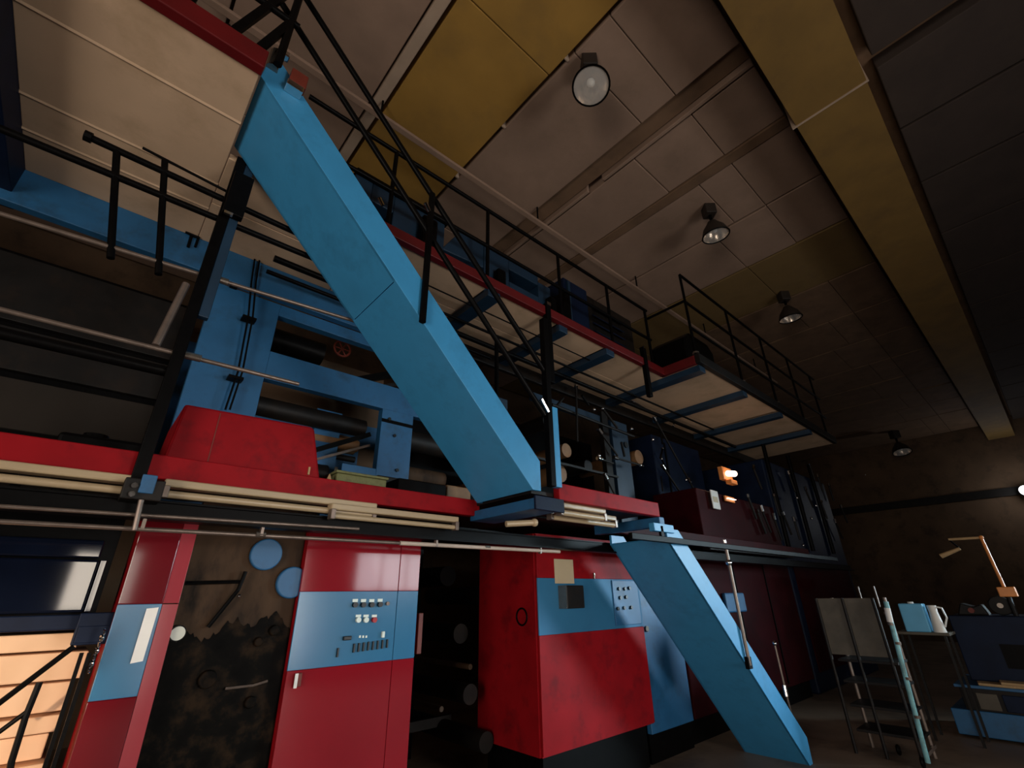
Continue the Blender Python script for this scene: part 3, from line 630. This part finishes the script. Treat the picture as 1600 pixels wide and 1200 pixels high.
bk = thing('back_panelling', (-1, 4.75, 2.24), 'dim brown panelled machine casing behind the platform at far left', 'machine casing')
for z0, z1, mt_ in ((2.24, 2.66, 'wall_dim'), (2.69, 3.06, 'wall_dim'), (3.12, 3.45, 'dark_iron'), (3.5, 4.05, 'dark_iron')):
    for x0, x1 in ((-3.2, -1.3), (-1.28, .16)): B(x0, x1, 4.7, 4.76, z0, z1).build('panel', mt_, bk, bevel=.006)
B(-3.2, .2, 4.76, 4.82, 2.24, 4.1).build('backing', 'black', bk)
bb = thing('motor_block', (-.05, 3.5, 2.24), 'black motor block on the platform behind the black post', 'motor')
B(-.25, .17, 3.45, 3.75, 2.24, 2.42).build('body', 'black', bb, bevel=.02)
T((-.1, 3.6, 2.42), (-.1, 3.6, 2.46), .06, 14).build('terminal_cap', 'black', bb)

# ---------------------------------------------------------------- housings on top of the upper gallery
hz = thing('gallery_housing', (1.6, 3.5, 4.5), 'dark blue machine housing with round cornered opening on the upper gallery', 'machine')
y = 3.35
a = P(558, 262, 1, y); c = P(690, 345, 1, y)
f = MB(); f.box(a.x, a.x + .18, y, y + .4, 4.48, 5.35); f.box(a.x + .18, a.x + .42, y, y + .4, 4.48, 4.75); f.box(a.x + .18, a.x + .42, y, y + .4, 5.06, 5.33); f.box(a.x + .42, a.x + 1.03, y, y + .4, 4.48, 5.28)
f.build('case', 'blue_deep', hz, bevel=.01)
B(a.x + .70, a.x + .88, y - .12, y, 4.5, 5.15).build('motor', 'black', hz, bevel=.03)
B(a.x, a.x + 1.06, y - .02, y + .42, 5.28, 5.36).build('lid', 'black', hz, bevel=.01)
hz2 = thing('gallery_housing', (3.3, 3.5, 4.5), 'long dark blue beam housing with slot openings behind the gallery railing', 'machine')
f = MB(); f.box(2.62, 3.0, y, y + .3, 4.48, 5.34); f.box(3.0, 3.5, y, y + .3, 5.16, 5.3); f.box(3.0, 3.5, y, y + .3, 4.48, 4.98); f.box(3.5, 3.72, y, y + .3, 4.48, 5.22)
f.build('case', 'blue_deep', hz2, bevel=.01)
MB().prism([(2.05, 4.95), (2.65, 5.0), (2.65, 5.34), (2.3, 5.36)], 1, y + .02, y + .25).build('arm', 'blue_deep', hz2, bevel=.01)
for x in (2.75, 3.6): B(x, x + .12, y - .1, y, 4.5, 5.0).build('motor', 'black', hz2, bevel=.02)
hz3 = thing('gallery_machine', (4.6, 3.5, 4.5), 'dark blue boxy machine with louvred side near the gallery step', 'machine')
f = MB(); f.box(4.0, 4.5, y, y + .5, 4.48, 5.55); f.build('case', 'blue_dark', hz3, bevel=.015)
MB().prism([(3.76, 4.6), (4.0, 4.55), (4.0, 5.25), (3.92, 5.25)], 1, y - .1, y + .3).build('hood', 'black', hz3, bevel=.015)
B(4.5, 5.6, y + .02, y + .5, 4.48, 5.5).build('louvre_box', 'dark_iron', hz3, bevel=.01)
for i in range(6):
    z = 4.62 + i * .13; MB().prism([(y - .03, z), (y + .02, z + .05), (y + .02, z + .07), (y - .03, z + .02)], 0, 4.6, 5.3).build('louvre', 'blue_dark', hz3)
B(4.05, 4.10, y - .03, y, 4.55, 5.5).build('post', 'blue_deep', hz3)
hz4 = thing('gallery_box', (6.0, 3.0, 4.5), 'black squat box with rounded top at the start of the far gallery bay', 'box')
MB().prism([(5.7, 4.47), (6.6, 4.47), (6.6, 4.95), (6.45, 5.06), (5.9, 5.06), (5.72, 4.92)], 1, 2.62, 3.2).build('case', 'black', hz4, bevel=.02)
B(5.75, 6.4, 2.58, 2.62, 4.46, 4.56).build('front_lip', 'dark_iron', hz4, bevel=.005)
# cables and thin bars slung under the upper gallery
uc = thing('slung_pipe', (3, 3.6, 4.2), 'thin dark pipes slung under the beige upper gallery', 'pipe')
for (y_, z, x0, x1, r) in ((3.55, 4.30, .9, 8.2, .016), (3.75, 4.27, .6, 9.5, .03), (3.28, 4.33, 1.0, 4.4, .008), (3.95, 4.25, .6, 3.2, .02)):
    T((x0, y_, z), (x1, y_, z), r, 10).build('pipe', 'black', uc, smooth=True)
# vertical hanger post under the deck
for i, (px0, py0, px1, py1, lab) in enumerate(((850, 478, 855, 600, 'black hanger post under the upper gallery above the stair foot'), (1000, 545, 1008, 620, 'black hanger post under the stepped corner of the upper gallery'))):
    a = P(px0, py0, 1, 3.0); c = P(px1, py1, 1, 3.0)
    hp = thing('hanger_post', (a.x, 3.0, c.z), lab, 'post', 'hanger posts under the gallery')
    B(a.x - .035, a.x + .035, 2.93, 2.99, c.z, a.z).build('post', 'black', hp, bevel=.004)
    B(a.x - .03, a.x + .03, 2.92, 2.93, a.z - .03, a.z + .01).build('clip', 'chrome', hp)

# ---------------------------------------------------------------- second press tower with rods, right of the stair
t2 = thing('lever_tower', (5.5, 4.3, 2.24), 'crowded press tower of rods, rollers and blue columns right of the stairs', 'press')
a = P(958, 640, 1, 4.1)
B(5.80, 6.22, 4.1, 4.2, 2.24, 4.1).build('column', 'blue_deep', t2, bevel=.005)
B(5.60, 5.75, 4.12, 4.2, 2.3, 4.2).build('column', 'dark_iron', t2, bevel=.005)
for x, z, r, mt_ in ((4.4, 3.75, .10, 'dark_iron'), (4.75, 3.40, .10, 'ochre'), (4.6, 3.05, .12, 'ochre'), (5.2, 3.25, .09, 'dark_iron'), (5.1, 2.75, .14, 'dark_iron'), (4.5, 2.6, .12, 'black'), (6.55, 3.62, .12, 'ochre'), (3.9, 3.3, .12, 'dark_iron'), (3.8, 2.9, .09, 'ochre')):
    T((x, 4.15, z), (x, 5.4, z), r, 18).build('roller', mt_, t2, smooth=True)
B(3.3, 3.7, 4.2, 4.28, 2.24, 3.9).build('column', 'blue_deep', t2, bevel=.005)
B(3.0, 6.9, 5.4, 5.45, 2.24, 4.2).build('back_plate', 'black', t2)
B(4.1, 5.6, 4.15, 4.2, 4.0, 4.12).build('cross_beam', 'blue_deep', t2, bevel=.004)
B(3.7, 5.7, 4.0, 4.05, 3.12, 3.15).build('link_bar', 'dark_iron', t2)
MB().path([P(862, 632, 1, 3.9), P(920, 655, 1, 3.9), P(990, 682, 1, 3.9)], .022).build('link_bar', 'dark_iron', t2)
rods = [((1022, 652), (1076, 750)), ((936, 672), (965, 712)), ((1035, 728), (1062, 768)), ((945, 742), (962, 775)), ((900, 600), (902, 690)), ((960, 715), (1005, 728)), ((935, 716), (958, 724)), ((985, 625), (1010, 640)), ((1075, 748), (1090, 775))]
for (p0, p1) in rods:
    a = P(*p0, 1, 3.85); c = P(*p1, 1, 3.85)
    rd = T(a, c, .016, 8).build('lever', 'dark_iron', t2, smooth=True)
    d = (c - a).normalized(); T(a - d * .02, a + d * .07, .03, 10).build('lever_tip', 'chrome', rd, smooth=True)
for px, py in ((964, 613), (944, 613), (984, 624), (928, 640), (987, 670), (1020, 687), (1001, 727), (1072, 750), (936, 712)):
    p = P(px, py, 1, 3.85); MB().ball(p, .026).build('knob', 'chrome', t2, smooth=True)
p = P(978, 695, 1, 4.09); T((p.x, 4.1, p.z), (p.x, 4.08, p.z), .05, 14).build('port', 'button_black', t2)
MB().path([P(908, 590, 1, 3.95), P(912, 585, 1, 3.95), P(960, 600, 1, 3.95)], .02).build('pipe', 'dark_iron', t2)

for i in range(12):
    p = P(random.uniform(880, 1060), random.uniform(600, 745), 1, 3.95); q = p + Vector((random.uniform(-.35, .35), random.uniform(-.1, .1), random.uniform(-.3, .3)))
    q.z = max(q.z, 2.3); p.z = max(p.z, 2.3)
    rd = T(p, q, random.uniform(.008, .02), 8).build('tie_rod', ('dark_iron', 'black', 'oily')[i % 3], t2, smooth=True)
    if i % 2: MB().ball(p, .022, 8, 5).build('rod_end', 'chrome', rd, smooth=True)

# ---------------------------------------------------------------- far press units
t3 = thing('far_press_unit', (8.2, 4.0, 0), 'dark blue and red press unit beyond the lever tower', 'press')
B(6.95, 8.6, 4.1, 5.2, 2.3, 4.1).build('blue_housing', 'blue_dark', t3, bevel=.02)
B(7.3, 7.34, 4.085, 4.1, 2.4, 4.0).build('door_seam', 'black', t3)
B(5.75, 9.6, 3.36, 4.2, .25, 2.08).build('lower_body', 'red_far_shade', t3, bevel=.01)
B(5.75, 9.6, 3.45, 4.2, 0, .25).build('plinth', 'black', t3)
for x in (6.3, 7.4, 8.5): B(x, x + .02, 3.345, 3.36, .3, 2.05).build('panel_gap', 'black', t3)
B(6.7, 9.6, 3.35, 4.1, 2.26, 3.0).build('upper_body', 'red_far_shade', t3, bevel=.015)
B(6.5, 9.6, 3.2, 3.3, 2.10, 2.19).build('step', 'dark_iron', t3)
B(6.9, 7.5, 3.30, 3.36, 1.3, 1.55).build('ink_duct', 'blue_machine', t3, bevel=.02)
for px, py in ((1255, 852), (1245, 778), (1275, 790), (1352, 742), (1268, 810)): p = P(px, py, 1, 3.25); MB().ball(p, .028).build('knob', 'chrome', t3, smooth=True)
t4 = thing('end_press_unit', (12, 4, 0), 'farthest near black press unit under the end of the gallery', 'press')
B(9.8, 13.5, 3.4, 5.2, 0, 4.0).build('housing', 'blue_dark', t4, bevel=.03)
B(10.0, 13.3, 3.38, 3.4, .3, 2.0)  .build('lower_panel', 'red_far_shade', t4)
for i in range(16):
    p = P(1165 + i * 10 + random.uniform(-5, 5), 740 + random.uniform(-45, 60) + i * 3, 1, 3.3)
    rd = T(p, p + Vector((random.uniform(-.05, .2), 0, -.35)), .02, 8).build('lever', 'dark_iron', t4); T(p, p + Vector((random.uniform(-.04, .04), 0, random.uniform(.04, .12))), .03, 8).build('lever_tip', 'chrome', rd)
for i in range(3):
    x = 9.9 + i * 1.3; T((x, 3.35, 2.3), (x, 3.35, 4.3), .04, 8).build('upright', 'black', t4)
# lit bulkhead lamp and its neighbours
p = P(1140, 741, 1, 3.25)
lm = thing('bulkhead_lamp', (p.x, 3.25, p.z), 'small lit bulkhead lamp glowing among the far press units', 'lamp')
T((p.x - .12, 3.22, p.z - .01), (p.x + .12, 3.22, p.z + .02), .05, 14).build('glass', 'lamp_lit', lm, smooth=True)
B(p.x - .17, p.x + .17, 3.28, 3.36, p.z - .10, p.z + .12).build('backplate', 'orange', lm, bevel=.01)
B(p.x - .10, p.x + .12, 3.2, 3.3, p.z - .17, p.z - .10).build('lower_plate', 'orange', lm, bevel=.01)
l = bpy.data.lights.new('bulkhead_glow', 'POINT'); l.energy = 1.2; l.color = (1, .72, .5); l.shadow_soft_size = .06
lo = bpy.data.objects.new('bulkhead_glow', l); COL.objects.link(lo); lo.location = (p.x, 3.08, p.z)
a = P(1108, 765, 1, 3.3); c = P(1126, 797, 1, 3.3)
mp_ = thing('pale_card', (a.x, 3.3, c.z), 'pale upright card catching lamp light left of the bulkhead lamp', 'card')
B(a.x, c.x - .02, 3.28, 3.30, c.z, a.z).build('card', 'white', mp_, bevel=.01)
B(a.x + .03, c.x - .08, 3.275, 3.28, c.z + .1, a.z - .1).build('print_area', 'notice', mp_)
a = P(1134, 774, 1, 3.3); c = P(1148, 786, 1, 3.3)
mp2 = thing('small_lamp', (a.x, 3.3, c.z), 'tiny orange lit lamp below the bulkhead lamp', 'lamp')
B(a.x, c.x, 3.26, 3.30, c.z + .04, a.z - .04).build('glass', 'lamp_lit', mp2, bevel=.01)
B(a.x - .03, c.x + .03, 3.30, 3.33, c.z, a.z).build('backplate', 'orange', mp2, bevel=.01)
# flood lamp on the far wall
p = P(1603, 766, 0, HW - .5)
fl = thing('flood_lamp', (HW - .3, p.y, p.z), 'bright white flood lamp on the far end wall at right', 'lamp')
T((HW - .5, p.y, p.z), (HW - .44, p.y, p.z), .15, 20).build('glass', 'lamp_white', fl)
T((HW - .44, p.y, p.z), (HW - .2, p.y, p.z), .17, 20, .09).build('housing', 'lamp_iron', fl)
T((HW - .2, p.y, p.z), (HW, p.y, p.z), .05, 10).build('arm', 'lamp_iron', fl)
l = bpy.data.lights.new('flood_glow', 'POINT'); l.energy = 26; l.color = (.95, .97, 1); l.shadow_soft_size = .15
lo = bpy.data.objects.new('flood_glow', l); COL.objects.link(lo); lo.location = (HW - .62, p.y, p.z)

# ---------------------------------------------------------------- right: wheeled step platform, can stand, bench
st = thing('step_platform', (6.6, 1.8, 0), 'worn wheeled step platform with grey board and turquoise pole', 'step platform')
x = 6.6
T(P(1450, 1192, 0, x), P(1384, 940, 0, x), .022, 12).build('pole', 'turquoise', st, smooth=True)
for px, py in ((1386, 958), (1392, 975), (1403, 1005), (1419, 1060), (1433, 1120)):
    p = P(px, py, 0, x - .0); d = Vector((0, 0, .012)); T(p - d, p + d, .028, 12).build('pole_collar', 'tube_grey', st)
T(P(1386, 950, 0, x - .02), P(1391, 972, 0, x - .02), .028, 12).build('pole_sleeve', 'white', st, smooth=True)
a = P(1272, 935, 0, x + .1); c = P(1392, 1028, 0, x + .1)
B(x + .1, x + .12, c.y, a.y - .02, c.z, a.z).build('board', 'grey_board', st, bevel=.004)
for yy in (a.y - .02, c.y + .0, (a.y + c.y) / 2): T((x + .09, yy, 0), (x + .09, yy, a.z + .0), .016, 10).build('leg', 'dark_iron', st, smooth=True)
for yy in (1.62, 1.78): T((x + .6, yy, a.z - .1), (x + .6, yy, a.z + .12), .009, 8).build('hand_grip', 'tube_grey', st)
for z in (.2, .42, .64, .84): B(x + .08, x + .5, 1.5, 2.05, z, z + .025).build('tread', 'dark_iron', st, bevel=.003)
T((x + .45, 1.52, 0), (x + .45, 1.52, a.z), .018, 10).build('leg', 'tube_grey', st, smooth=True); T((x + .45, 2.05, 0), (x + .45, 2.05, a.z), .018, 10).build('leg', 'tube_grey', st, smooth=True)
for p in ((x - .02, 1.50), (x + .3, 1.75)): MB().torus((p[0], p[1] + .03, .05), (0, 1, 0), .035, .014).build('castor', 'black', st, smooth=True)
B(x + .09, x + .5, 1.49, 1.51, .08, .11).build('base_bar', 'tube_grey', st)

sx = 7.9
sd = thing('can_stand', (sx, 1.45, 0), 'small dark stand beside the turquoise pole', 'stand')
zt = P(1440, 987, 0, sx).z
yl = P(1402, 985, 0, sx).y; yr_ = P(1484, 985, 0, sx).y
B(sx - .1, sx + .3, yr_, yl, zt - .03, zt).build('top', 'grey_board', sd, bevel=.004)
for xx in (sx - .08, sx + .26):
    for yy in (yr_ + .05, yl - .05): B(xx - .012, xx + .012, yy - .012, yy + .012, 0, zt - .03).build('leg', 'dark_iron', sd)
cnn = thing('paint_can', (sx, 1.5, zt), 'light blue box can on the dark stand', 'can')
y1 = P(1410, 960, 0, sx).y; y0 = P(1448, 960, 0, sx).y; z1 = P(1430, 943, 0, sx).z
B(sx - .08, sx + .1, y0, y1, zt, z1).build('body', 'can_blue', cnn, bevel=.012)
T((sx, (y0 + y1) / 2, z1), (sx, (y0 + y1) / 2, z1 + .02), .03, 14).build('cap', 'white', cnn)
jg = thing('enamel_jug', (sx, 1.3, zt), 'pale enamel jug with curved handle beside the light blue can', 'jug')
yj = P(1462, 965, 0, sx).y; hh = z1 - zt - .02
MB().lathe([(.001, 0), (.062, 0), (.055, hh * .3), (.042, hh * .75), (.046, hh), (.038, hh), (.034, hh * .75), (.045, hh * .3), (.001, .01)], (sx - .02, yj, zt), n=20).build('body', 'white', jg, smooth=True)
MB().path([Vector((sx - .02, yj - .04, zt + hh * .95)), Vector((sx - .02, yj - .09, zt + hh * .9)), Vector((sx - .02, yj - .105, zt + hh * .55)), Vector((sx - .02, yj - .06, zt + hh * .2))], .009).build('handle', 'white', jg, smooth=True)

bn = thing('tool_cabinet', (8.8, .9, 0), 'dark blue tool cabinet with lighter blue plinth at the right edge', 'cabinet')
xc = 8.5
ya, yb2 = -.6, P(1482, 965, 0, xc).y
B(xc, xc + .7, ya, yb2, .55, P(1500, 962, 0, xc).z).build('body', 'blue_dark', bn, bevel=.01)
B(xc + .02, xc + .7, ya, yb2 + .12, .0, .10).build('foot', 'black', bn)
B(xc - .3, xc + .7, ya, P(1486, 1110, 0, xc - .3).y, .03, .28).build('plinth_front', 'blue_machine', bn, bevel=.008)
B(xc - .28, xc + .7, ya, yb2 + .1, .28, .50).build('drawer_bank', 'dark_iron', bn, bevel=.004)
for i in range(4): B(xc - .30, xc - .28, .35 + i * .22, .53 + i * .22, .30, .46).build('drawer', ('blue_dark', 'grey_board')[i % 2], bn, bevel=.006)
B(xc - .29, xc + .7, ya, yb2 + .14, .50, .53).build('shelf', 'blue_machine', bn, bevel=.004)
B(xc - .006, xc, .62, .85, .70, .95).build('vent_plate', 'black', bn)
for i, (y0, w_, z) in enumerate(((1.0, .34, .53), (.7, .4, .53), (.82, .3, .556))):
    pk = thing('timber_offcut', (xc - .15, y0, z), ('pale timber offcut lying on the left of the cabinet shelf', 'pale timber offcut lying on the right of the cabinet shelf', 'pale timber offcut resting across two others')[i], 'timber', 'timber offcuts on the cabinet shelf')
    MB().prism([(xc - .27, y0 - w_ / 2), (xc - .06, y0 - w_ / 2 + .02), (xc - .05, y0 + w_ / 2), (xc - .25, y0 + w_ / 2 - .03)], 2, z, z + .026).build('block', 'timber', pk, bevel=.004)
# jointed lamp arm above the cabinet
zt2 = P(1500, 962, 0, xc).z
al = thing('arm_lamp', (xc + .2, .6, zt2), 'orange jointed arm lamp standing on the dark blue cabinet', 'lamp')
x_ = xc + .1
p0 = P(1572, 924, 0, x_); p1 = P(1533, 840, 0, x_); p2_ = P(1482, 843, 0, x_)
MB().path([p0, p1], .018).build('lower_arm', 'orange', al, smooth=True)
MB().path([p1, p2_], .016).build('upper_arm', 'timber', al, smooth=True)
MB().ball(p1, .026).build('joint', 'orange', al, smooth=True)
B(p0.x - .07, p0.x + .07, p0.y - .09, p0.y + .07, p0.z - .06, p0.z + .05).build('head_block', 'orange', al, bevel=.01)
a = P(1500, 857, 0, x_); c = P(1470, 869, 0, x_)
T(a, c, .02, 10, .03).build('shade', 'timber', al, smooth=True)
MB().path([p2_, a], .01).build('link', 'black', al)
T((p0.x, p0.y, zt2), (p0.x, p0.y, p0.z - .05), .025, 10).build('stem', 'dark_iron', al)
for i, (y0, w_, h_, lab) in enumerate(((1.0, .3, .14, 'dark lumpy machine part on the left of the blue cabinet top'), (.72, .2, .22, 'upright dark iron gear on the blue cabinet top'), (.35, .3, .18, 'dark iron casting on the right of the blue cabinet top'))):
    pk = thing('iron_part', (xc + .3, y0, zt2), lab, 'machine part', 'iron parts on the blue cabinet')
    if i == 1:
        T((xc + .25, y0, zt2 + .11), (xc + .32, y0, zt2 + .11), .11, 16).build('disc', 'dark_iron', pk, bevel=.01)
        T((xc + .22, y0, zt2 + .11), (xc + .35, y0, zt2 + .11), .03, 12).build('hub', 'steel', pk)
    else:
        MB().prism([(y0 - w_ / 2, zt2), (y0 + w_ / 2, zt2), (y0 + w_ * .3, zt2 + h_), (y0 - w_ * .1, zt2 + h_ * .7), (y0 - w_ * .35, zt2 + h_ * .9)], 0, xc + .2, xc + .5).build('casting', 'dark_iron', pk, bevel=.015)
        T((xc + .15, y0, zt2 + h_ * .4), (xc + .22, y0, zt2 + h_ * .4), .03, 12).build('boss', 'rust_red', pk)

# warm work lamp on a stand behind the camera, lighting the boards at lower left
wl = thing('work_lamp', (-2.2, -1.0, 0), 'warm work lamp on a stand aimed at the peach boards', 'lamp')
lp = Vector((-2.2, -1.0, 1.9)); tg_ = Vector((-.25, 3.6, 1.0)); d = (tg_ - lp).normalized()
T((-2.2, -1.0, .02), (-2.2, -1.0, 1.84), .02, 10).build('pole', 'black', wl)
T((-2.2, -1.0, 0), (-2.2, -1.0, .03), .2, 16).build('base', 'black', wl)
T(lp - d * .10, lp + d * .02, .07, 18, .12).build('housing', 'lamp_iron', wl)
l = bpy.data.lights.new('work_lamp_beam', 'SPOT'); l.energy = 560; l.color = (1, .74, .52); l.spot_size = math.radians(17); l.spot_blend = .6; l.shadow_soft_size = .05
lo = bpy.data.objects.new('work_lamp_beam', l); COL.objects.link(lo); lo.location = lp + d * .06; lo.rotation_euler = d.to_track_quat('-Z', 'Y').to_euler()
